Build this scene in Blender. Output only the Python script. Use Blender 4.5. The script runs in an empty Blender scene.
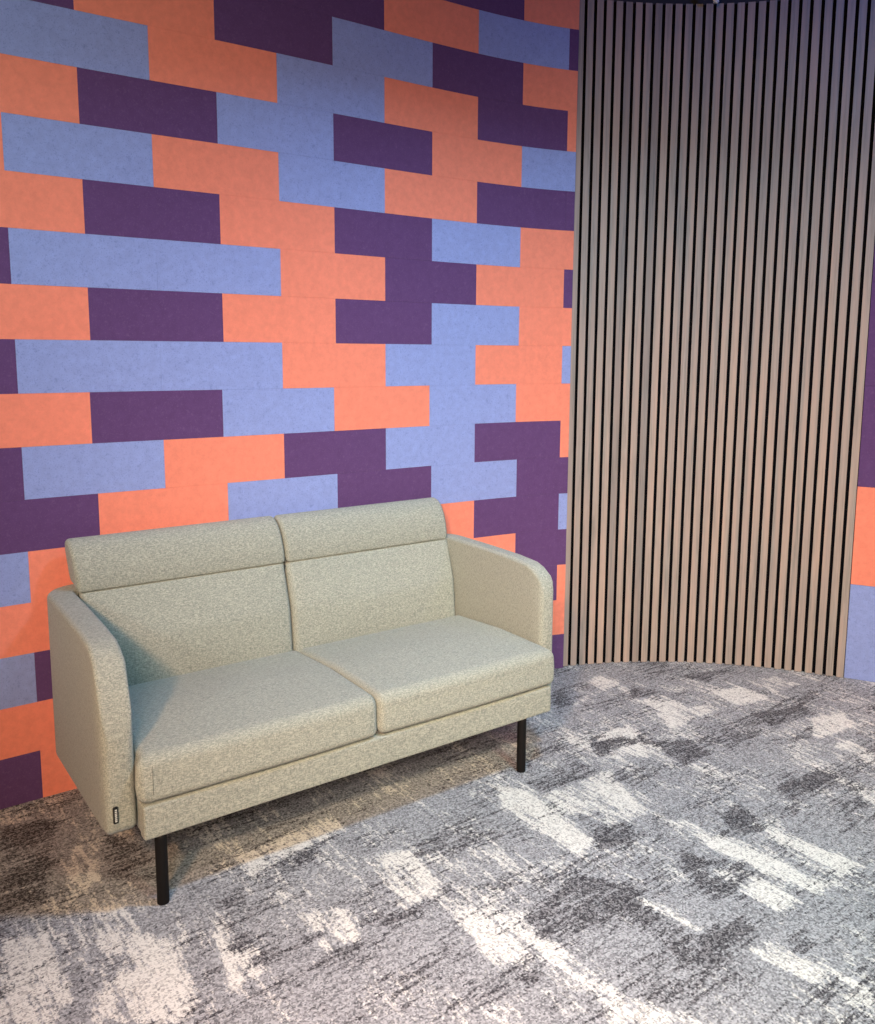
import bpy, bmesh, math, random
from mathutils import Vector, Matrix
import numpy as np
random.seed(7)
sc = bpy.context.scene
COL = sc.collection

# ---------------------------------------------------------------- camera
CAM_H = 1.3245
pitch, roll = 0.133272, 0.004285
cp, sp, cr, sr = math.cos(pitch), math.sin(pitch), math.cos(roll), math.sin(roll)
fwd = Vector((0, cp, -sp)); up0 = Vector((0, sp, cp)); rt0 = Vector((1, 0, 0))
rt = rt0*cr + up0*sr; up = -rt0*sr + up0*cr
cd = bpy.data.cameras.new('camera'); cam = bpy.data.objects.new('camera', cd); COL.objects.link(cam)
M3 = Matrix((rt, up, -fwd)).transposed()
cam.matrix_world = Matrix.Translation((0, 0, CAM_H)) @ M3.to_4x4()
cd.sensor_fit = 'VERTICAL'; cd.sensor_height = 36; cd.sensor_width = 30.76
cd.lens = 842.74/1024*36
cd.shift_y = -44/1024
cd.clip_start = 0.05
sc.camera = cam

# ---------------------------------------------------------------- world, lights, exposure
sc.view_settings.view_transform = 'Standard'; sc.view_settings.look = 'None'
sc.view_settings.exposure = 0.0; sc.view_settings.gamma = 1.0
sc.view_settings.use_curve_mapping = False
wd = bpy.data.worlds.new('world'); sc.world = wd; wd.use_nodes = True
wd.node_tree.nodes['Background'].inputs[0].default_value = (1.0, 0.95, 0.95, 1)
wd.node_tree.nodes['Background'].inputs[1].default_value = 0.055

def area_light(name, loc, target, size, power, color, spread=180):
    l = bpy.data.lights.new(name, 'AREA'); l.shape = 'DISK'; l.size = size; l.energy = power; l.color = color
    l.spread = math.radians(spread)
    o = bpy.data.objects.new(name, l); COL.objects.link(o); o.location = loc
    o.rotation_euler = (Vector(target) - Vector(loc)).to_track_quat('-Z', 'Y').to_euler()
    return o
def spot_light(name, loc, target, size, power, color, ang, blend):
    l = bpy.data.lights.new(name, 'SPOT'); l.energy = power; l.color = color; l.shadow_soft_size = size
    l.spot_size = math.radians(ang); l.spot_blend = blend
    o = bpy.data.objects.new(name, l); COL.objects.link(o); o.location = loc
    o.rotation_euler = (Vector(target) - Vector(loc)).to_track_quat('-Z', 'Y').to_euler()
    return o
LIGHTS = [
 ('A', 'cool_ceiling_light', (0.60,1.93,2.62),(0.60,1.93,0),0.24, 28.0, (0.304, 0.625, 1.000), 150),
 ('A', 'warm_ceiling_light', (-0.85,-1.2,2.62),(0.10,2.4,0.35),0.32, 23.5, (1.000, 0.596, 0.319), 80),
 ('A', 'room_ceiling_light', (1.3,0.3,2.62),(1.5,2.9,0),0.5, 24.0, (0.771, 1.000, 0.771), 95),
 ('A', 'right_fill_light', (1.75,1.1,2.62),(1.75,3.1,0.2),0.3, 6.5, (1.000, 0.385, 0.231), 75),  # added warm fill for the lower right wall, no known lamp there
 ('A', 'rear_fill_light', (0.3,-1.6,2.62),(0.2,1.6,0),0.5, 4.0, (0.750, 1.000, 0.875), 60),  # weak fill added behind the camera
 ('A', 'sofa_front_fill_light', (-0.1,-1.0,1.9),(0.1,2.6,0.55),0.7, 8.25, (1.000, 0.758, 0.636), 50),  # warm fill added behind the camera to brighten the sofa's front faces
 ('A', 'carpet_fill_light', (0.1,0.35,2.62),(0.1,0.95,0),0.3, 9.3, (1.000, 0.710, 0.613), 50),  # added downward fill that lifts the foreground carpet
 ('A', 'left_wall_fill_light', (-1.9,-0.6,2.2),(-1.15,2.7,1.55),0.4, 4.5, (0.667, 0.944, 1.000), 52),  # fill added because the left tile wall came out too dim
 ('A', 'blue_fill_light', (2.0,2.3,2.62),(1.5,3.1,2.2),0.2, 6.9, (0.043, 0.217, 1.000), 180),  # added blue fill that tints the upper right slats
]
for L in LIGHTS:
    (area_light if L[0] == 'A' else spot_light)(*L[1:])

# ---------------------------------------------------------------- helpers
def link_mesh(name, bm, mats, parent=None, smooth=True):
    me = bpy.data.meshes.new(name)
    bm.normal_update()
    bm.to_mesh(me); bm.free()
    if not isinstance(mats, (list, tuple)): mats = [mats]
    for m in mats: me.materials.append(m)
    if smooth:
        for p in me.polygons: p.use_smooth = True
    o = bpy.data.objects.new(name, me); COL.objects.link(o)
    if parent: o.parent = parent
    return o
def tag(o, label=None, cat=None, group=None, kind=None):
    if label: o['label'] = label
    if cat: o['category'] = cat
    if group: o['group'] = group
    if kind: o['kind'] = kind
    return o
def box(bm, x0, x1, y0, y1, z0, z1, bevel=0, seg=2, mat=0):
    r = bmesh.ops.create_cube(bm, size=1)
    for v in r['verts']:
        v.co = Vector((x0+(v.co.x+.5)*(x1-x0), y0+(v.co.y+.5)*(y1-y0), z0+(v.co.z+.5)*(z1-z0)))
    fs = set(f for v in r['verts'] for f in v.link_faces)
    for f in fs: f.material_index = mat
    if bevel:
        es = list(set(e for v in r['verts'] for e in v.link_edges))
        bmesh.ops.bevel(bm, geom=es, offset=bevel, segments=seg, affect='EDGES', profile=.5)
def plan_path(P0, th, curv, s):
    n = max(2, int(abs(s)/0.01)+2); x, y = P0
    d = s/n
    for i in range(n):
        t = (i+.5)*d
        h = th+sum(c*t**(k+1) for k, c in enumerate(curv))
        x += math.cos(h)*d; y += math.sin(h)*d
    h = th+sum(c*s**(k+1) for k, c in enumerate(curv))
    return x, y, h
WALL = ((-1.181301, 2.378810), 0.629270, (-0.269620, 0.438594, -0.189261))
SLAT = ((0.537461, 3.472246), 0.273741, (-0.518666, -0.321212, 0.204471))
def wall_pt(s, off=0.0):
    """point on the curved left wall's face; off > 0 goes behind the face"""
    if s < 0:       # straight beyond the picture's left edge
        x, y, h = WALL[0][0]+math.cos(WALL[1])*s, WALL[0][1]+math.sin(WALL[1])*s, WALL[1]
    else: x, y, h = plan_path(*WALL, s)
    return Vector((x-math.sin(h)*off, y+math.cos(h)*off))
def slat_pt(s, off=0.0):
    if s > 1.2:
        x, y, h = plan_path(*SLAT, 1.2); x += math.cos(h)*(s-1.2); y += math.sin(h)*(s-1.2)
    elif s < 0:
        x, y, h = SLAT[0][0]+math.cos(SLAT[1])*s, SLAT[0][1]+math.sin(SLAT[1])*s, SLAT[1]
    else: x, y, h = plan_path(*SLAT, s)
    return Vector((x-math.sin(h)*off, y+math.cos(h)*off))
def curved_slab(bm, ptf, s0, s1, z0, z1, front, back, n=1, ins=0.0, mat=0):
    """thin slab following a plan path, front face at offset `front`, small chamfer `ins`"""
    rings = []
    N = n+1
    F, B = [], []
    for i in range(N):
        s = s0+(s1-s0)*i/n
        sf = min(max(s, s0+ins), s1-ins) if ins else s
        pf = ptf(sf, front); pm = ptf(s, front+ins); pb = ptf(s, back)
        F.append([bm.verts.new((pf.x, pf.y, z)) for z in (z0+ins, z1-ins)])
        if ins: Mv = [bm.verts.new((pm.x, pm.y, z)) for z in (z0, z1)]
        else: Mv = F[-1]
        Bv = [bm.verts.new((pb.x, pb.y, z)) for z in (z0, z1)]
        B.append((Mv, Bv))
    def q(*v):
        v = [a for i, a in enumerate(v) if a not in v[:i]]
        if len(v) > 2:
            f = bm.faces.new(v); f.material_index = mat
    for i in range(n):
        q(F[i][0], F[i+1][0], F[i+1][1], F[i][1])
        if ins:
            q(B[i][0][0], B[i+1][0][0], F[i+1][0], F[i][0])
            q(F[i][1], F[i+1][1], B[i+1][0][1], B[i][0][1])
        q(B[i][1][0], B[i+1][1][0], B[i+1][0][0], B[i][0][0])
        q(B[i][0][1], B[i+1][0][1], B[i+1][1][1], B[i][1][1])
        q(B[i+1][1][0], B[i][1][0], B[i][1][1], B[i+1][1][1])
    for i, fl in ((0, 1), (n, 0)):
        if ins: q(*( (F[i][0], F[i][1], B[i][0][1], B[i][0][0]) if fl else (F[i][0], B[i][0][0], B[i][0][1], F[i][1]) ))
        q(*( (B[i][0][0], B[i][0][1], B[i][1][1], B[i][1][0]) if fl else (B[i][0][0], B[i][1][0], B[i][1][1], B[i][0][1]) ))

# ---------------------------------------------------------------- materials
class NT:
    def __init__(s, name, rough=0.9, spec=0.2):
        s.m = bpy.data.materials.new(name); s.m.use_nodes = True; s.t = s.m.node_tree
        s.b = s.t.nodes['Principled BSDF']; s.b.inputs['Roughness'].default_value = rough
        s.b.inputs['Specular IOR Level'].default_value = spec
    def n(s, t, **k):
        nd = s.t.nodes.new(t)
        for a, v in k.items(): setattr(nd, a, v)
        return nd
    def l(s, a, b): s.t.links.new(a, b)
    def set(s, nd, **k):
        for a, v in k.items(): nd.inputs[a.replace('_', ' ')].default_value = v
        return nd
    def coord(s, kind='Object', scale=(1, 1, 1), rot=(0, 0, 0)):
        c = s.n('ShaderNodeTexCoord'); m = s.n('ShaderNodeMapping')
        m.inputs['Scale'].default_value = scale; m.inputs['Rotation'].default_value = rot
        s.l(c.outputs[kind], m.inputs['Vector']); return m.outputs[0]
    def noise(s, vec, scale, detail=2, rough=.5, dist=0):
        n = s.n('ShaderNodeTexNoise'); n.inputs['Scale'].default_value = scale
        n.inputs['Detail'].default_value = detail; n.inputs['Roughness'].default_value = rough
        n.inputs['Distortion'].default_value = dist
        s.l(vec, n.inputs['Vector']); return n.outputs['Fac']
    def ramp(s, fac, stops, interp='LINEAR'):
        r = s.n('ShaderNodeValToRGB'); r.color_ramp.interpolation = interp
        e = r.color_ramp.elements
        while len(e) < len(stops): e.new(.5)
        for i, (p, c) in enumerate(stops):
            e[i].position = p; e[i].color = (*c, 1) if not isinstance(c, (int, float)) else (c, c, c, 1)
        s.l(fac, r.inputs[0]); return r.outputs[0]
    def mix(s, fac, a, b, mode='MIX'):
        m = s.n('ShaderNodeMix', data_type='RGBA', blend_type=mode)
        for sock, v in ((m.inputs[0], fac), (m.inputs[6], a), (m.inputs[7], b)):
            if isinstance(v, (int, float)): sock.default_value = v
            elif isinstance(v, tuple): sock.default_value = (*v, 1)
            else: s.l(v, sock)
        return m.outputs[2]
    def math(s, op, a, b=None, c=None):
        m = s.n('ShaderNodeMath', operation=op)
        for i, v in enumerate((a, b, c)):
            if v is None: continue
            if isinstance(v, (int, float)): m.inputs[i].default_value = v
            else: s.l(v, m.inputs[i])
        return m.outputs[0]
    def bump(s, h, strength=.3, dist=.002):
        b = s.n('ShaderNodeBump'); b.inputs['Strength'].default_value = strength
        b.inputs['Distance'].default_value = dist
        s.l(h, b.inputs['Height']); s.l(b.outputs[0], s.b.inputs['Normal'])
    def col(s, c):
        if isinstance(c, tuple): s.b.inputs['Base Color'].default_value = (*c, 1)
        else: s.l(c, s.b.inputs['Base Color'])

def srgb(r, g, b):
    f = lambda c: (c/255/12.92) if c/255 <= .04045 else ((c/255+.055)/1.055)**2.4
    return (f(r), f(g), f(b))
def dim(c, k): return tuple(x*k for x in c)
def felt(name, c, fleck, amt):
    m = NT(name, 1.0, 0.05)
    v = m.coord('Object')
    fine = m.noise(v, 260, 2, .6); mid = m.noise(v, 42, 3, .65); big = m.noise(v, 5, 2)
    a = m.mix(m.ramp(mid, [(.35, 0.0), (.75, 1.0)]), dim(c, .94), dim(c, 1.07))
    a = m.mix(m.math('MULTIPLY', m.ramp(fine, [(.56, 0.0), (.72, 1.0)]), amt), a, fleck)
    a = m.mix(m.math('MULTIPLY', m.ramp(m.noise(v, 70, 2, .7), [(.60, 0.0), (.74, 1.0)]), amt*.75), a, fleck)
    a = m.mix(.5, a, m.mix(big, dim((1, 1, 1), .9), (1.0, 1.0, 1.0)), 'MULTIPLY')
    m.col(a); m.bump(fine, .25, .001)
    m.b.inputs['Sheen Weight'].default_value = .12
    return m.m
CORAL = felt('coral_felt', srgb(243, 141, 116), srgb(226, 121, 100), .35)
BLUE = felt('blue_felt', srgb(147, 160, 213), srgb(100, 114, 170), .55)
PURPLE = felt('purple_felt', srgb(98, 68, 113), srgb(130, 98, 140), .35)
def plain(name, c, rough=.8, spec=.2, metal=0):
    m = NT(name, rough, spec)
    v = m.coord('Object'); n = m.noise(v, 35, 3)
    m.col(m.mix(n, dim(c, .92), dim(c, 1.06))); m.b.inputs['Metallic'].default_value = metal
    return m.m
PLASTER = plain('dark_wall_paint', (.05, .05, .055), .9)
CEIL = plain('dark_blue_ceiling_paint', (.012, .018, .05), .9)
BLACKFELT = plain('black_acoustic_felt', (.006, .005, .006), 1.0, .02)
BLACKMETAL = plain('black_powder_coated_metal', (.006, .005, .005), .6, .2)
WHITE = plain('white_plastic', (.8, .8, .8), .5)

def wood():
    m = NT('slat_wood_veneer', .6, .25)
    at = m.n('ShaderNodeAttribute', attribute_name='tone')
    c = m.n('ShaderNodeTexCoord'); mp = m.n('ShaderNodeMapping'); mp.inputs['Scale'].default_value = (60, 60, 2.2)
    add = m.n('ShaderNodeVectorMath', operation='ADD'); m.l(c.outputs['Object'], mp.inputs[0])
    cmb = m.n('ShaderNodeCombineXYZ'); m.l(m.math('MULTIPLY', at.outputs['Fac'], 57.0), cmb.inputs[2])
    m.l(mp.outputs[0], add.inputs[0]); m.l(cmb.outputs[0], add.inputs[1])
    g = m.noise(add.outputs[0], 3.0, 5, .6, .6)
    g2 = m.noise(add.outputs[0], .9, 2, .5)
    lo, hi = srgb(134, 126, 121), srgb(173, 161, 154)
    a = m.mix(m.ramp(g, [(.3, 0.0), (.7, 1.0)]), lo, hi)
    a = m.mix(m.ramp(g2, [(.35, 0.0), (.7, 1.0)]), a, srgb(180, 158, 147))
    tone = m.ramp(at.outputs['Fac'], [(0.0, (.74, .76, .78)), (.35, (.93, .93, .93)), (.7, (1.0, .98, .96)), (1.0, (1.08, 1.03, .98))])
    a = m.mix(1.0, a, tone, 'MULTIPLY')
    m.col(a); m.bump(g, .15, .001)
    return m.m
WOOD = wood()

def fabric():
    m = NT('grey_green_woven_fabric', 1.0, .05)
    v = m.coord('Object', (1, 1, 1))
    vs = m.coord('Object', (120, 480, 480)); vv = m.coord('Object', (480, 480, 120))
    n1 = m.noise(vs, 1.0, 2, .6); n2 = m.noise(vv, 1.0, 2, .6); n3 = m.noise(v, 55, 3, .7)
    base, dk, lt = srgb(143, 147, 138), srgb(92, 96, 92), srgb(189, 188, 174)
    a = m.mix(m.ramp(n1, [(.38, 0.0), (.66, 1.0)]), base, lt)
    a = m.mix(m.math('MULTIPLY', m.ramp(n2, [(.50, 0.0), (.70, 1.0)]), .6), a, dk)
    a = m.mix(m.math('MULTIPLY', m.ramp(n3, [(.35, 0.0), (.65, 1.0)]), .25), a, base)
    m.col(a); m.bump(n1, .5, .0015)
    m.b.inputs['Sheen Weight'].default_value = .1
    return m.m
FABRIC = fabric()
SEAMT = plain('grey_green_seam_thread', srgb(112, 110, 98), 1.0, .05)

# ---------------------------------------------------------------- floor (carpet)
ANG = math.radians(36.5)
CREAM = [[(0.198, 2.454), (0.276, 2.431), (0.432, 2.173), (0.388, 2.093), (0.188, 2.327)], [(0.328, 2.431), (0.564, 2.566), (0.614, 2.308), (0.495, 2.229), (0.357, 2.356)], [(0.664, 2.266), (0.716, 2.277), (1.009, 1.977), (0.945, 1.929), (0.796, 2.078)], [(0.882, 2.289), (0.954, 2.222), (1.118, 2.063), (1.046, 2.007)], [(0.831, 2.996), (1.035, 3.089), (1.067, 3.034), (0.845, 2.885)], [(1.269, 3.333), (1.411, 3.378), (1.483, 3.293), (1.34, 3.199)], [(1.101, 3.196), (1.23, 3.269), (1.293, 3.159), (1.16, 3.072)], [(1.374, 2.958), (1.521, 3.003), (1.523, 2.909), (1.327, 2.786)], [(0.554, 2.81), (0.697, 2.9), (0.712, 2.656), (0.608, 2.634)], [(0.514, 1.899), (0.546, 1.9), (0.631, 1.806), (0.592, 1.779)], [(0.354, 1.617), (0.468, 1.571), (0.558, 1.524), (0.352, 1.523)], [(0.154, 1.849), (0.213, 1.821), (0.357, 1.631), (0.316, 1.605)], [(-1.022, 2.115), (-0.955, 2.144), (-0.85, 1.993), (-0.884, 1.901)], [(-0.992, 1.759), (-0.896, 1.779), (-0.75, 1.588), (-0.765, 1.517), (-0.867, 1.516)], [(-0.723, 1.608), (-0.642, 1.669), (-0.481, 1.56), (-0.527, 1.518), (-0.696, 1.517)], [(-0.713, 1.78), (-0.614, 1.761), (-0.494, 1.606), (-0.567, 1.573)], [(-0.54, 1.83), (-0.485, 1.799), (-0.365, 1.665), (-0.431, 1.607)], [(-0.326, 1.853), (-0.208, 1.883), (-0.157, 1.774), (-0.255, 1.718)], [(-0.174, 2.098), (-0.067, 2.122), (0.026, 1.931), (-0.071, 1.866)], [(0.025, 1.885), (0.092, 1.867), (0.187, 1.702), (0.139, 1.656)], [(0.334, 1.634), (0.368, 1.634), (0.424, 1.581), (0.41, 1.523), (0.38, 1.523)], [(0.215, 1.619), (0.272, 1.602), (0.31, 1.559), (0.261, 1.53)], [(-0.523, 2.091), (-0.308, 2.29), (-0.256, 2.213), (-0.477, 2.004)], [(0.687, 2.034), (0.777, 2.069), (0.896, 1.913), (0.824, 1.857)], [(1.355, 2.749), (1.443, 2.788), (1.473, 2.677), (1.437, 2.607)], [(0.686, 1.736), (0.766, 1.77), (0.928, 1.617), (0.893, 1.549)], [(0.79, 3.124), (0.886, 3.194), (0.981, 2.989), (0.882, 2.902)], [(0.493, 3.22), (0.684, 3.381), (0.749, 3.295), (0.53, 3.075)]]
DARK = [[(0.281, 2.48), (0.464, 2.625), (0.538, 2.565), (0.338, 2.414)], [(0.74, 2.766), (0.88, 2.782), (0.922, 2.686), (0.808, 2.594)], [(1.183, 3.0), (1.39, 3.074), (1.423, 3.002), (1.218, 2.889)], [(1.049, 2.462), (1.225, 2.558), (1.284, 2.533), (1.07, 2.385)], [(0.18, 1.803), (0.365, 2.019), (0.514, 1.95), (0.494, 1.869), (0.245, 1.763)], [(0.635, 2.118), (0.801, 2.061), (0.825, 2.005), (0.675, 1.885)], [(0.461, 1.851), (0.52, 1.884), (0.606, 1.792), (0.555, 1.682)], [(0.602, 1.779), (0.727, 1.853), (0.741, 1.807), (0.565, 1.689)], [(0.8, 1.78), (0.872, 1.808), (0.865, 1.75), (0.8, 1.709)], [(0.777, 1.633), (0.867, 1.672), (0.889, 1.62), (0.8, 1.586)], [(0.813, 2.31), (0.907, 2.361), (0.943, 2.222), (0.863, 2.196)], [(1.017, 3.374), (1.305, 3.48), (1.105, 3.31)], [(0.779, 3.264), (0.887, 3.214), (0.877, 3.116), (0.77, 3.153)], [(0.473, 3.22), (0.632, 3.326), (0.653, 3.222), (0.448, 3.01)], [(0.184, 1.65), (0.22, 1.665), (0.229, 1.633), (0.185, 1.619)], [(0.229, 1.596), (0.273, 1.611), (0.279, 1.58), (0.243, 1.559)], [(-0.492, 1.82), (-0.425, 1.782), (-0.433, 1.707), (-0.465, 1.729)], [(-0.56, 1.904), (-0.485, 1.939), (-0.45, 1.885), (-0.51, 1.87)], [(-1.232, 2.225), (-1.085, 2.258), (-0.955, 1.901), (-1.036, 1.845)], [(-0.928, 2.208), (-0.77, 2.112), (-0.7, 1.982), (-0.827, 1.981)], [(-0.106, 1.798), (-0.083, 1.815), (0.048, 1.947), (0.036, 1.967), (-0.131, 1.833)], [(1.203, 2.386), (1.293, 2.416), (1.294, 2.358), (1.193, 2.302)], [(0.404, 2.296), (0.482, 2.324), (0.597, 2.194), (0.444, 2.121)], [(-0.427, 1.683), (-0.268, 1.797), (-0.254, 1.777), (-0.412, 1.662)], [(0.528, 2.741), (0.647, 2.819), (0.705, 2.765), (0.545, 2.654)]]

def poly_mask(X, Y, poly, soft=0.012):
    """signed distance style soft mask of a convex polygon"""
    pts = np.array(poly); c = pts.mean(0)
    out = np.full(X.shape, 1e9)
    n = len(pts)
    area = sum(pts[i][0]*pts[(i+1) % n][1]-pts[(i+1) % n][0]*pts[i][1] for i in range(n))
    if area < 0: pts = pts[::-1]
    for i in range(n):
        a, b = pts[i], pts[(i+1) % n]
        d = b-a; L = math.hypot(*d)
        if L < 1e-6: continue
        out = np.minimum(out, (d[0]*(Y-a[1])-d[1]*(X-a[0]))/L)
    return np.clip(.5+out/(2*soft), 0, 1)
def carpet_floor():
    xs = np.concatenate([[-4.0, -3, -2.2], np.arange(-1.7, 2.3, 0.011), [2.8, 4.0]])
    ys = np.concatenate([[-3.0, -1.5, 0, .8], np.arange(1.3, 4.1, 0.011), [4.6]])
    X, Y = np.meshgrid(xs, ys)
    light = np.zeros(X.shape); dark = np.zeros(X.shape)
    for p in CREAM: light = np.maximum(light, poly_mask(X, Y, p))
    for p in DARK: dark = np.maximum(dark, poly_mask(X, Y, p))
    nx, ny = len(xs), len(ys)
    me = bpy.data.meshes.new('floor')
    verts = np.stack([X.ravel(), Y.ravel(), np.zeros(X.size)], 1)
    idx = np.arange(nx*ny).reshape(ny, nx)
    faces = np.stack([idx[:-1, :-1], idx[:-1, 1:], idx[1:, 1:], idx[1:, :-1]], -1).reshape(-1, 4)
    me.from_pydata(verts.tolist(), [], faces.tolist())
    for nm, arr in (('cream_patch', light), ('dark_patch', dark)):
        at = me.attributes.new(nm, 'FLOAT', 'POINT'); at.data.foreach_set('value', arr.ravel().astype(np.float32))
    me.materials.append(carpet_mat())
    o = bpy.data.objects.new('floor', me); COL.objects.link(o); tag(o, kind='structure')
    return o
def carpet_mat():
    m = NT('streaked_grey_carpet', 1.0, .03)
    al = m.n('ShaderNodeAttribute', attribute_name='cream_patch').outputs['Fac']
    ad = m.n('ShaderNodeAttribute', attribute_name='dark_patch').outputs['Fac']
    # streaks along b (cream) and along a (dark); rotate so x' runs along ANG
    base = m.coord('Object', (1, 1, 1), (0, 0, -ANG))
    def scl(sx, sy):
        mp = m.n('ShaderNodeMapping'); mp.inputs['Scale'].default_value = (sx, sy, 1); m.l(base, mp.inputs[0]); return mp.outputs[0]
    wob = base
    cs = m.noise(scl(56, 10), 1.0, 4, .66)        # streaks running across the sofa's front
    cb = m.noise(scl(7, 2.4), 1.0, 1, .5)        # broad
    ds = m.noise(scl(11, 76), 1.0, 4, .66)
    db = m.noise(scl(2.6, 7.5), 1.0, 1, .5)
    fleck = m.noise(scl(230, 300), 1.0, 3, .9)
    vo = m.n('ShaderNodeTexVoronoi', feature='F1'); vo.inputs['Scale'].default_value = 235; m.l(base, vo.inputs['Vector'])
    sep = m.n('ShaderNodeSeparateColor'); m.l(vo.outputs['Color'], sep.inputs[0])
    tuft, tuft2 = sep.outputs[0], sep.outputs[1]          # one random value per tuft
    fleck2 = m.math('ADD', m.math('MULTIPLY', m.noise(scl(110, 90), 1.0, 2, .7), .85), m.math('MULTIPLY', tuft2, .15))
    # cream field
    f = m.math('ADD', m.math('MULTIPLY', m.math('SUBTRACT', cs, .5), 2.6), m.math('MULTIPLY', m.math('SUBTRACT', cb, .5), 1.5))
    f = m.math('ADD', f, m.math('MULTIPLY', m.math('SUBTRACT', fleck2, .5), 1.5))
    fc = m.math('ADD', f, m.math('MULTIPLY', al, .52))
    fc = m.math('SUBTRACT', fc, m.math('MULTIPLY', ad, .35))
    cm = m.ramp(fc, [(.15, 0.0), (.48, 1.0)])
    g = m.math('ADD', m.math('MULTIPLY', m.math('SUBTRACT', ds, .5), 2.6), m.math('MULTIPLY', m.math('SUBTRACT', db, .5), 1.5))
    g = m.math('ADD', g, m.math('MULTIPLY', m.math('SUBTRACT', fleck2, .5), -1.5))
    fd = m.math('ADD', g, m.math('MULTIPLY', ad, .50))
    fd = m.math('SUBTRACT', fd, m.math('MULTIPLY', al, .25))
    dm = m.ramp(fd, [(.10, 0.0), (.38, 1.0)])
    grey = m.mix(tuft, (.15, .15, .16), (.48, .48, .50))
    cream = m.mix(m.ramp(tuft, [(.0, 0.0), (.5, 1.0)]), (.42, .40, .38), (.80, .77, .72))
    darkc = m.mix(m.ramp(tuft, [(.35, 0.0), (1.0, 1.0)]), (.045, .042, .048), (.27, .26, .27))
    a = m.mix(m.math('MULTIPLY', cm, .92), grey, cream)
    a = m.mix(m.math('MULTIPLY', dm, .95), a, darkc)
    # pile ribs and the joint lines of the carpet planks
    rib = m.n('ShaderNodeTexWave', wave_type='BANDS', bands_direction='Y'); rib.inputs['Scale'].default_value = 55
    m.l(base, rib.inputs['Vector'])
    a = m.mix(.10, a, rib.outputs['Color'], 'MULTIPLY')
    br = m.n('ShaderNodeTexBrick', offset=.5); br.inputs['Scale'].default_value = 1
    br.inputs['Brick Width'].default_value = 1.0; br.inputs['Row Height'].default_value = .25
    br.inputs['Mortar Size'].default_value = .0012; br.inputs['Color1'].default_value = (1, 1, 1, 1)
    br.inputs['Color2'].default_value = (.9, .9, .9, 1); br.inputs['Mortar'].default_value = (.35, .35, .35, 1)
    mp = m.n('ShaderNodeMapping'); mp.inputs['Location'].default_value = JOINT; m.l(base, mp.inputs[0]); m.l(mp.outputs[0], br.inputs['Vector'])
    a = m.mix(.35, a, br.outputs['Color'], 'MULTIPLY')
    m.col(a); m.bump(tuft, .2, .0015)
    return m.m
# joint seen at (0.534,1.649)-(0.745,1.793)
ca, sa = math.cos(ANG), math.sin(ANG)
JOINT = (-(0.745*ca+1.793*sa), -(-0.640*sa+1.721*ca), 0)
carpet_floor()

# ---------------------------------------------------------------- walls
TH, TW, Z0 = 0.151578, 0.200081, -0.0012
D, B, C_ = 2, 1, 0
ROWS = {  # first tile edge k, colours left to right
 -3: (-3, 'BDCBDCB'), -2: (-4, 'DBDCDDC'), -1: (-3, 'DCDDCBD'), 0: (-4, 'BDCDBDC'), 1: (-3, 'BBCBCDC'), 2: (-4, 'DCDBDCB'),
 3: (-3, 'CBCBCDD'), 4: (-4, 'BCDCDBC'), 5: (-3, 'DBBCDCD'), 6: (-4, 'BCDCDBC'), 7: (-3, 'DBBCBCB'), 8: (-4, 'BCDBCBC'),
 9: (-3, 'DBCDBDC'), 10: (-4, 'CDCBDBD'), 11: (-3, 'BCDBCDB'), 12: (-4, 'BCBDCCD'), 13: (-3, 'BDCBDDC'), 14: (-4, 'DCBDBDC'), 15: (-3, 'DCBDCDD')}
S_END = 2.040
CEIL_Z = 2.735
def build_wall_left():
    bm = bmesh.new()
    for j, (k0, cols) in ROWS.items():
        zt = Z0+(16-j)*TH; zb = max(Z0+(15-j)*TH, 0.0)
        zt = min(zt, CEIL_Z)
        if zt-zb < .02: continue
        off = -0.009 if j == 8 else 0
        k = k0
        for ch in cols:
            s0 = (k+1)*TW+off; s1 = (k+3)*TW+off
            s1 = min(s1, S_END)
            j1, j2 = random.uniform(-.0012, .0012), random.uniform(-.0006, .0006)
            if s1-s0 > .01:
                curved_slab(bm, wall_pt, s0+.0001, s1-.0001, zb+.0001, zt-.0001, random.uniform(0, .0006), .0105, 6, .0004, 'CBD'.index(ch))
            k += 2
    # more tiles beyond the picture's left edge
    for j in range(-2, 16):
        zt = min(Z0+(16-j)*TH, CEIL_Z); zb = max(Z0+(15-j)*TH, 0)
        k = ROWS[j][0]-2
        for t in range(3):
            curved_slab(bm, wall_pt, (k+1)*TW+.0003, (k+3)*TW-.0003, zb+.0003, zt-.0003, .0005, .0105, 1, .0009, random.choice((0, 1, 2)))
            k -= 2
    curved_slab(bm, wall_pt, -2.0, S_END, 0, CEIL_Z, .0105, .06, 40, 0, 3)
    o = link_mesh('wall_left', bm, [CORAL, BLUE, PURPLE, PLASTER], smooth=False)
    tag(o, kind='structure')
build_wall_left()
def build_wall_back():
    bm = bmesh.new()
    curved_slab(bm, slat_pt, 0.0, 1.2, 0, CEIL_Z, .026, .09, 40, 0, 0)
    tag(link_mesh('wall_back', bm, PLASTER, smooth=False), kind='structure')
build_wall_back()
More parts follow.
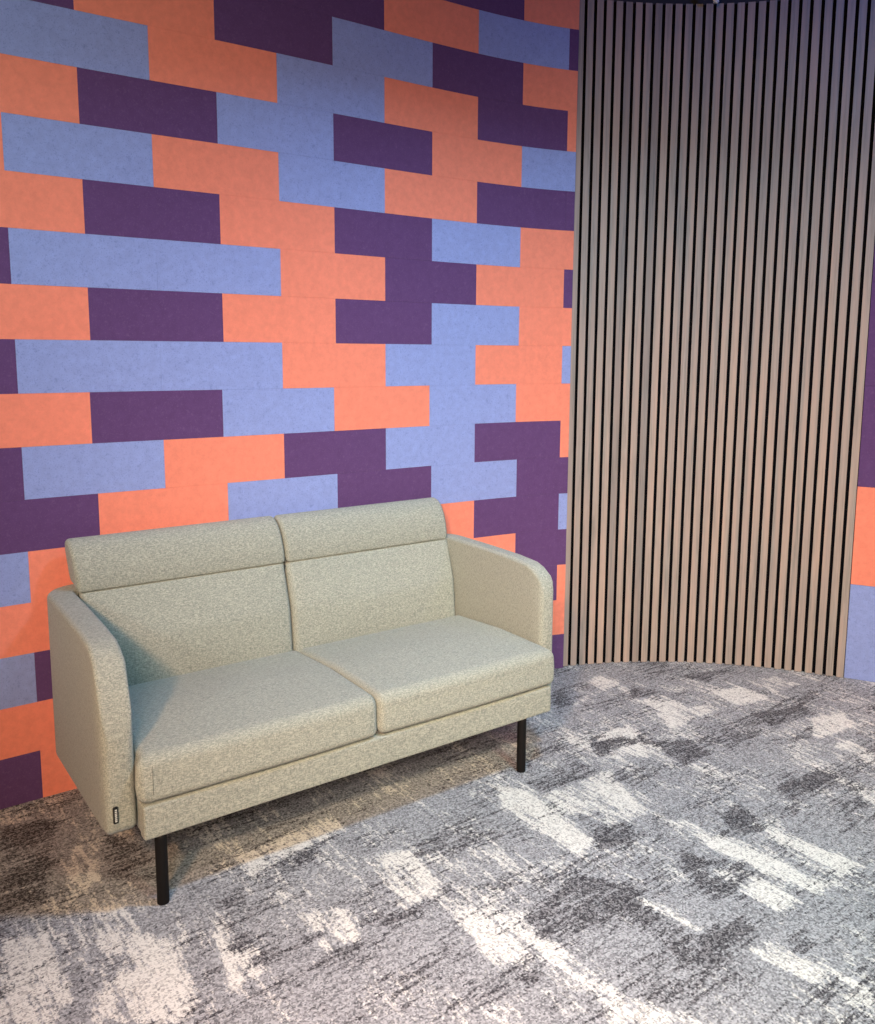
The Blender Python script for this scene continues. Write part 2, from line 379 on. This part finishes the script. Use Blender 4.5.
def build_wall_right():
    bm = bmesh.new()
    zs = [0.0, .400, .805, 1.21, 1.615, 2.02, 2.425, CEIL_Z]
    pat = ['BCDDDDC', 'BCDDDBC', 'CBDCDBD', 'DBCDBDC', 'BCDDCBD', 'CDBCDBC']
    for c in range(6):
        s0 = 1.189+c*.152; s1 = s0+.152
        for r in range(7):
            curved_slab(bm, slat_pt, s0+.0003, s1-.0003, zs[r]+.0003, zs[r+1]-.0003, random.uniform(.008, .009), .019, 3, .0009, 'CBD'.index(pat[c][r]))
    curved_slab(bm, slat_pt, 1.189, 1.189+6*.152, 0, CEIL_Z, .019, .09, 6, 0, 3)
    tag(link_mesh('wall_right', bm, [CORAL, BLUE, PURPLE, PLASTER], smooth=False), kind='structure')
build_wall_right()
def build_ceiling():
    bm = bmesh.new(); box(bm, -4, 4, -3, 4.6, CEIL_Z+.001, CEIL_Z+.06)
    tag(link_mesh('ceiling', bm, CEIL, smooth=False), kind='structure')
build_ceiling()

# ---------------------------------------------------------------- slatted wall panel
def build_slat_panel():
    p0 = slat_pt(.6)
    root = bpy.data.objects.new('slatted_wall_panel', None); COL.objects.link(root)
    tag(root, 'tall curved wooden slat panel with black gaps beside the coloured felt tiles', 'wall panel')
    bm = bmesh.new()
    curved_slab(bm, slat_pt, 0.0, 1.2-.013, 0.0005, 2.70, .013, .0255, 60, 0, 0)
    link_mesh('felt_backing', bm, BLACKFELT, root, smooth=False)['label'] = 'black felt backing seen between the slats'
    rnd = random.Random(3)
    tones = [.25, .35, .3, .7, .8, .05, .75, .6, .0, .8, .7, .35, .6, .45, .65, .5, .8, .85, .55, .4, .6, .7, .3, .75, .6, .5, .9, .4, .65, .7]
    bm = bmesh.new(); vals = []
    for i in range(30):
        n0 = len(bm.verts)
        s0 = i*.04
        curved_slab(bm, slat_pt, s0-.001, s0+.0278, 0.001, 2.701, 0, .0129, 1, .0008, 0)
        vals += [tones[i]+rnd.uniform(-.03, .03)]*(len(bm.verts)-n0)
    o = link_mesh('slats', bm, [WOOD, BLACKFELT], root, smooth=False)
    for p in o.data.polygons:
        if abs(p.area) < .05: p.material_index = 1      # black core at the slats' sides
    at = o.data.attributes.new('tone', 'FLOAT', 'POINT')
    at.data.foreach_set('value', vals)
    o['label'] = 'thirty vertical brown wood slats'
build_slat_panel()

def tube(bm, pts, r, seg=8, cap=True, r2=None):
    rings = []
    for i, p in enumerate(pts):
        a = pts[max(i-1, 0)]; b = pts[min(i+1, len(pts)-1)]
        t = (Vector(b)-Vector(a)).normalized(); up_ = Vector((0, 0, 1)) if abs(t.z) < .9 else Vector((1, 0, 0))
        u = t.cross(up_).normalized(); v = t.cross(u)
        rr = r if r2 is None else r+(r2-r)*i/(len(pts)-1)
        rings.append([bm.verts.new(Vector(p)+(u*math.cos(2*math.pi*k/seg)+v*math.sin(2*math.pi*k/seg))*rr) for k in range(seg)])
    for a, b in zip(rings, rings[1:]):
        for k in range(seg): bm.faces.new((a[k], a[(k+1) % seg], b[(k+1) % seg], b[k]))
    if cap: bm.faces.new(rings[0][::-1]); bm.faces.new(rings[-1])
    bmesh.ops.recalc_face_normals(bm, faces=bm.faces[:])

# small pale fitting on the ceiling, just in the frame above the slats
bm = bmesh.new(); q = slat_pt(.545, -.05)
tube(bm, [(q.x, q.y, CEIL_Z+.001), (q.x, q.y, CEIL_Z-.012), (q.x, q.y, CEIL_Z-.014), (q.x, q.y, CEIL_Z-.05)], .011, 16)
tag(link_mesh('ceiling_fitting', bm, WHITE), 'small pale fitting on the dark ceiling above the middle of the wood slats', 'ceiling fitting')
# ---------------------------------------------------------------- sofa
AL = 0.615161
sofa = bpy.data.objects.new('sofa', None); COL.objects.link(sofa)
sofa.location = (-0.68591, 1.865033, 0); sofa.rotation_euler = (0, 0, AL)
tag(sofa, 'two-seat grey-green fabric sofa with thin high arms and black legs', 'sofa')

def catmull(pts, n=6, closed=True):
    P = [Vector(p) for p in pts]; N = len(P); out = []
    for i in range(N if closed else N-1):
        p0, p1, p2, p3 = P[(i-1) % N] if closed or i else P[i], P[i], P[(i+1) % N], P[(i+2) % N] if closed or i+2 < N else P[(i+1) % N]
        for t in range(n):
            t /= n
            out.append(.5*((2*p1)+(-p0+p2)*t+(2*p0-5*p1+4*p2-p3)*t*t+(-p0+3*p1-3*p2+p3)*t**3))
    if not closed: out.append(P[-1])
    return out
def rounded_poly(pts, rad, seg=6):
    """closed polygon [(y,z)] with a radius at each corner"""
    out = []; N = len(pts)
    for i in range(N):
        p = Vector(pts[i]); a = Vector(pts[i-1]); b = Vector(pts[(i+1) % N]); r = rad[i] if hasattr(rad, '__len__') else rad
        u, v = (a-p), (b-p); la, lb = u.length, v.length; u.normalize(); v.normalize()
        ang = u.angle(v)
        if r <= 0 or ang > 3.1: out.append(p); continue
        d = min(r/math.tan(ang/2), la*.49, lb*.49); rr = d*math.tan(ang/2)
        c = p+(u+v).normalized()*(rr/math.sin(ang/2))
        s = p+u*d-c; e = p+v*d-c
        a0 = math.atan2(s.y, s.x); a1 = math.atan2(e.y, e.x); da = (a1-a0+math.pi) % (2*math.pi)-math.pi
        for t in range(seg+1):
            q = a0+da*t/seg; out.append(c+Vector((math.cos(q), math.sin(q)))*rr)
    return out
def resample(pts, step):
    out = []; N = len(pts)
    for i in range(N):
        a, b = pts[i], pts[(i+1) % N]; L = (b-a).length
        if L < 1e-6: continue
        k = max(1, int(math.ceil(L/step)))
        for t in range(k): out.append(a+(b-a)*(t/k))
    return out
def sweep_x(bm, prof, x0, x1, r, nx=14, seg=5, bulge=None, mat=0):
    """profile (y,z) swept along x, its two ends rounded over by radius r"""
    prof = resample(prof, .02)
    N = len(prof)
    area = sum(prof[i].x*prof[(i+1) % N].y-prof[(i+1) % N].x*prof[i].y for i in range(N))
    if area < 0: prof = prof[::-1]
    nor = []
    for i in range(N):
        t = (prof[(i+1) % N]-prof[i-1]).normalized(); nor.append(Vector((t.y, -t.x)))   # outward for ccw
    st = []
    for k in range(seg+1):
        a = math.pi/2*k/seg; st.append((x0+r*(1-math.sin(a)), r*(1-math.cos(a))))
    st = st[::-1] if False else sorted(st, key=lambda q: q[0])
    left = [(x0+r*(1-math.cos(math.pi/2*k/seg)), r*(1-math.sin(math.pi/2*k/seg))) for k in range(seg+1)]
    mid = [(x0+r+(x1-x0-2*r)*k/nx, 0) for k in range(1, nx)]
    right = [(x1+x0-x, ins) for x, ins in left[::-1]]
    rings = []
    for x, ins in left+mid+right:
        ring = []
        for p, n in zip(prof, nor):
            q = p-n*ins
            if bulge:
                u = (x-x0)/(x1-x0); q = q+bulge(u, q)
            ring.append(bm.verts.new((x, q.x, q.y)))
        rings.append(ring)
    for a, b in zip(rings, rings[1:]):
        for i in range(N):
            f = bm.faces.new((a[i], a[(i+1) % N], b[(i+1) % N], b[i])); f.material_index = mat
    f0 = bm.faces.new(rings[0][::-1]); f1 = bm.faces.new(rings[-1])
    bmesh.ops.recalc_face_normals(bm, faces=bm.faces[:])
# seat base (front rail and the deck behind it)
bm = bmesh.new()
sweep_x(bm, rounded_poly([(-.003, .178), (.032, .178), (.032, .264), (-.003, .264)], .007), -0.006, 1.294, .006, 20)
sweep_x(bm, rounded_poly([(.030, .182), (.600, .182), (.616, .262), (.030, .262)], .006), -0.004, 1.290, .006, 10)
link_mesh('seat_base', bm, FABRIC, sofa)

# arms : plan goes straight back then turns a rounded corner behind the cushions
def arm_top(y):     # height of the arm's top edge from front to back
    K = [(.035, .46), (.052, .525), (.062, .563), (.080, .600), (.108, .624), (.15, .638), (.24, .645), (.40, .649), (.70, .650)]
    if y <= K[0][0]: return K[0][1]
    for (a, b), (c, d) in zip(K, K[1:]):
        if y <= c: return b+(d-b)*(y-a)/(c-a)
    return K[-1][1]
def arm_bot(y): return .192-.030*max(0, min(1, (y-.05)/.6))
def build_arm(side):
    T = .075 if side < 0 else .058; hw = T/2; R = .058
    yf = .034 if side < 0 else .066
    xo = -.0455 if side < 0 else 1.337
    yb = .652 if side < 0 else .641                                      # centre line of the back panel
    sgn = 1 if side < 0 else -1                    # towards the sofa's middle
    path = []
    for y in [yf, yf+.008, yf+.02, .088, .12, .15, .19, .24, .30, .37, .44, .52, yb-R]:
        path.append((Vector((xo, y)), Vector((0, 1))))
    cx, cy = xo+sgn*R, yb-R
    for k in range(1, 10):
        a = math.pi/2*k/9
        path.append((Vector((cx-sgn*R*math.cos(a), cy+R*math.sin(a))), Vector((sgn*math.sin(a), math.cos(a)))))
    path.append((Vector((cx+sgn*.06, yb)), Vector((sgn, 0))))
    bm = bmesh.new(); rings = []
    def section(c, t, z0, z1, w, rr):
        nrm = Vector((t.y, -t.x)) 
        pts = rounded_poly([(-w, z0), (w, z0), (w, z1), (-w, z1)], rr, 5)
        return [bm.verts.new((c.x+nrm.x*p.x, c.y+nrm.y*p.x, p.y)) for p in pts]
    # rounded front nose : narrower first sections
    c0, t0 = path[0]
    for ins in ((.000, .55, .024), (.004, .80, .012), (.012, .95, .003)):
        y = c0.y+ins[0]
        rings.append(section(Vector((xo, y)), t0, arm_bot(y)+ins[2], arm_top(y)-ins[2], hw*ins[1], .013))
    for c, t in path[3:]:
        zt = arm_top(c.y)
        rings.append(section(c, t, arm_bot(c.y), zt, hw, .014))
    N = len(rings[0])
    for a, b in zip(rings, rings[1:]):
        for i in range(N): bm.faces.new((a[i], a[(i+1) % N], b[(i+1) % N], b[i]))
    bm.faces.new(rings[0]); bm.faces.new(rings[-1])
    bmesh.ops.recalc_face_normals(bm, faces=bm.faces[:])
    return link_mesh('armrest', bm, FABRIC, sofa)
arm_l = build_arm(-1); arm_r = build_arm(1)
# back panel joins the two arms
bm = bmesh.new()
sweep_x(bm, rounded_poly([(.620, .163), (.676, .163), (.676, .650), (.620, .650)], .013), .082, 1.209, .001, 10)
link_mesh('back_panel', bm, FABRIC, sofa)

# seat cushions
def seat_bulge(u, q):
    k = 4*u*(1-u)
    top = max(0, min(1, (q.y-.33)/.05))
    return Vector((-.006*k if q.x < .1 else 0, .010*k*top*math.sin(math.pi*max(0, min(1, q.x/.50)))))
def seat_cushion(x0, x1):
    bm = bmesh.new()
    prof = rounded_poly([(-.006, .268), (.512, .268), (.512, .372), (.26, .388), (.0, .386)], [.018, .02, .02, .0, .032], 7)
    sweep_x(bm, prof, x0, x1, .022, 16, 6, seat_bulge)
    for v in bm.verts:      # the corners in front of the arms bulge a little sideways
        k = max(0.0, min(1.0, (.030-v.co.y)/.02))*math.sin(math.pi*max(0, min(1, (v.co.z-.262)/.13)))**.5
        if v.co.x < x0+.10 and x0 < .1: v.co.x -= .018*k*(1-(v.co.x-x0)/.10)
        if v.co.x > x1-.10 and x1 > 1: v.co.x += .012*k*(1-(x1-v.co.x)/.10)
    o = link_mesh('seat_cushion', bm, FABRIC, sofa)
    return o
sc_l = seat_cushion(-.004, .642); sc_r = seat_cushion(.645, 1.304)
def seam_line(pts, parent, r=.0011):
    bm = bmesh.new(); tube(bm, pts, r, 6); link_mesh('seam', bm, SEAMT, parent)['label'] = 'thin stitched seam'
seam_line([(.018, -.0072, .292), (.018, -.0078, .33), (.018, -.0066, .362)], sc_l, .0005)
seam_line([(.68+.58*t/12, -.0068-.006*4*(t/12*.9+.05)*(1-(t/12*.9+.05))+.0006, .352) for t in range(13)], sc_r, .0002)
# back cushions with their headrest rolls
def back_cushion(x0, x1, rx0, rx1):
    bm = bmesh.new()
    prof = rounded_poly([(.518, .275), (.617, .275), (.617, .45), (.617, .644), (.586, .644), (.543, .50)], [.01, .01, 0, .004, .010, 0], 6)
    def bl(u, q):
        k = (4*u*(1-u))**.6
        return Vector((-.016*k*math.sin(math.pi*max(0, min(1, (q.y-.36)/.28))) if q.x < .60 else 0, 0))
    sweep_x(bm, prof, x0, x1, .020, 16, 6, bl)
    o = link_mesh('backrest_cushion', bm, FABRIC, sofa)
    bm = bmesh.new()
    pr = catmull([(.590, .6435), (.580, .656), (.579, .700), (.588, .745), (.606, .778), (.634, .794), (.660, .788), (.676, .760), (.680, .715), (.678, .675), (.664, .657), (.632, .6535)], 4)
    sweep_x(bm, pr, rx0, rx1, .015, 16, 6)
    for v in bm.verts: v.co.x -= .014*max(0, (v.co.z-.66)/.13)
    h = link_mesh('headrest_roll', bm, FABRIC, o)
    return o
bc_l = back_cushion(.0, .641, -.006, .641)
bc_r = back_cushion(.645, 1.306, .645, 1.300)

# legs
def leg(x, y):
    bm = bmesh.new(); tube(bm, [(x, y, 0.0), (x, y, .003), (x, y, .17), (x, y, .1815)], .0145, 20, True)
    o = link_mesh('leg', bm, BLACKMETAL, sofa); o['label'] = 'straight round black metal leg'
    for p in o.data.polygons: p.use_smooth = abs(p.normal.z) < .5
leg(.036, .013); leg(1.183, .013); leg(.033, .58); leg(1.180, .58)

# small woven tag sewn to the front edge of the left arm
bm = bmesh.new(); box(bm, -.0660, -.0550, .0285, .0365, .228, .268, .0008, 1)
tg = link_mesh('fabric_tag', bm, plain('black_tag_fabric', (.012, .012, .012), .8), sofa, smooth=False)
tg['label'] = 'small black woven tag with pale lettering'
bm = bmesh.new()
for k in range(7):
    z = .2325+k*.0046
    box(bm, -.0630, -.0580, .0279, .0287, z, z+(.0028 if k % 3 else .0034), 0)
link_mesh('tag_lettering', bm, plain('pale_tag_thread', (.55, .55, .5), .9), tg, smooth=False)
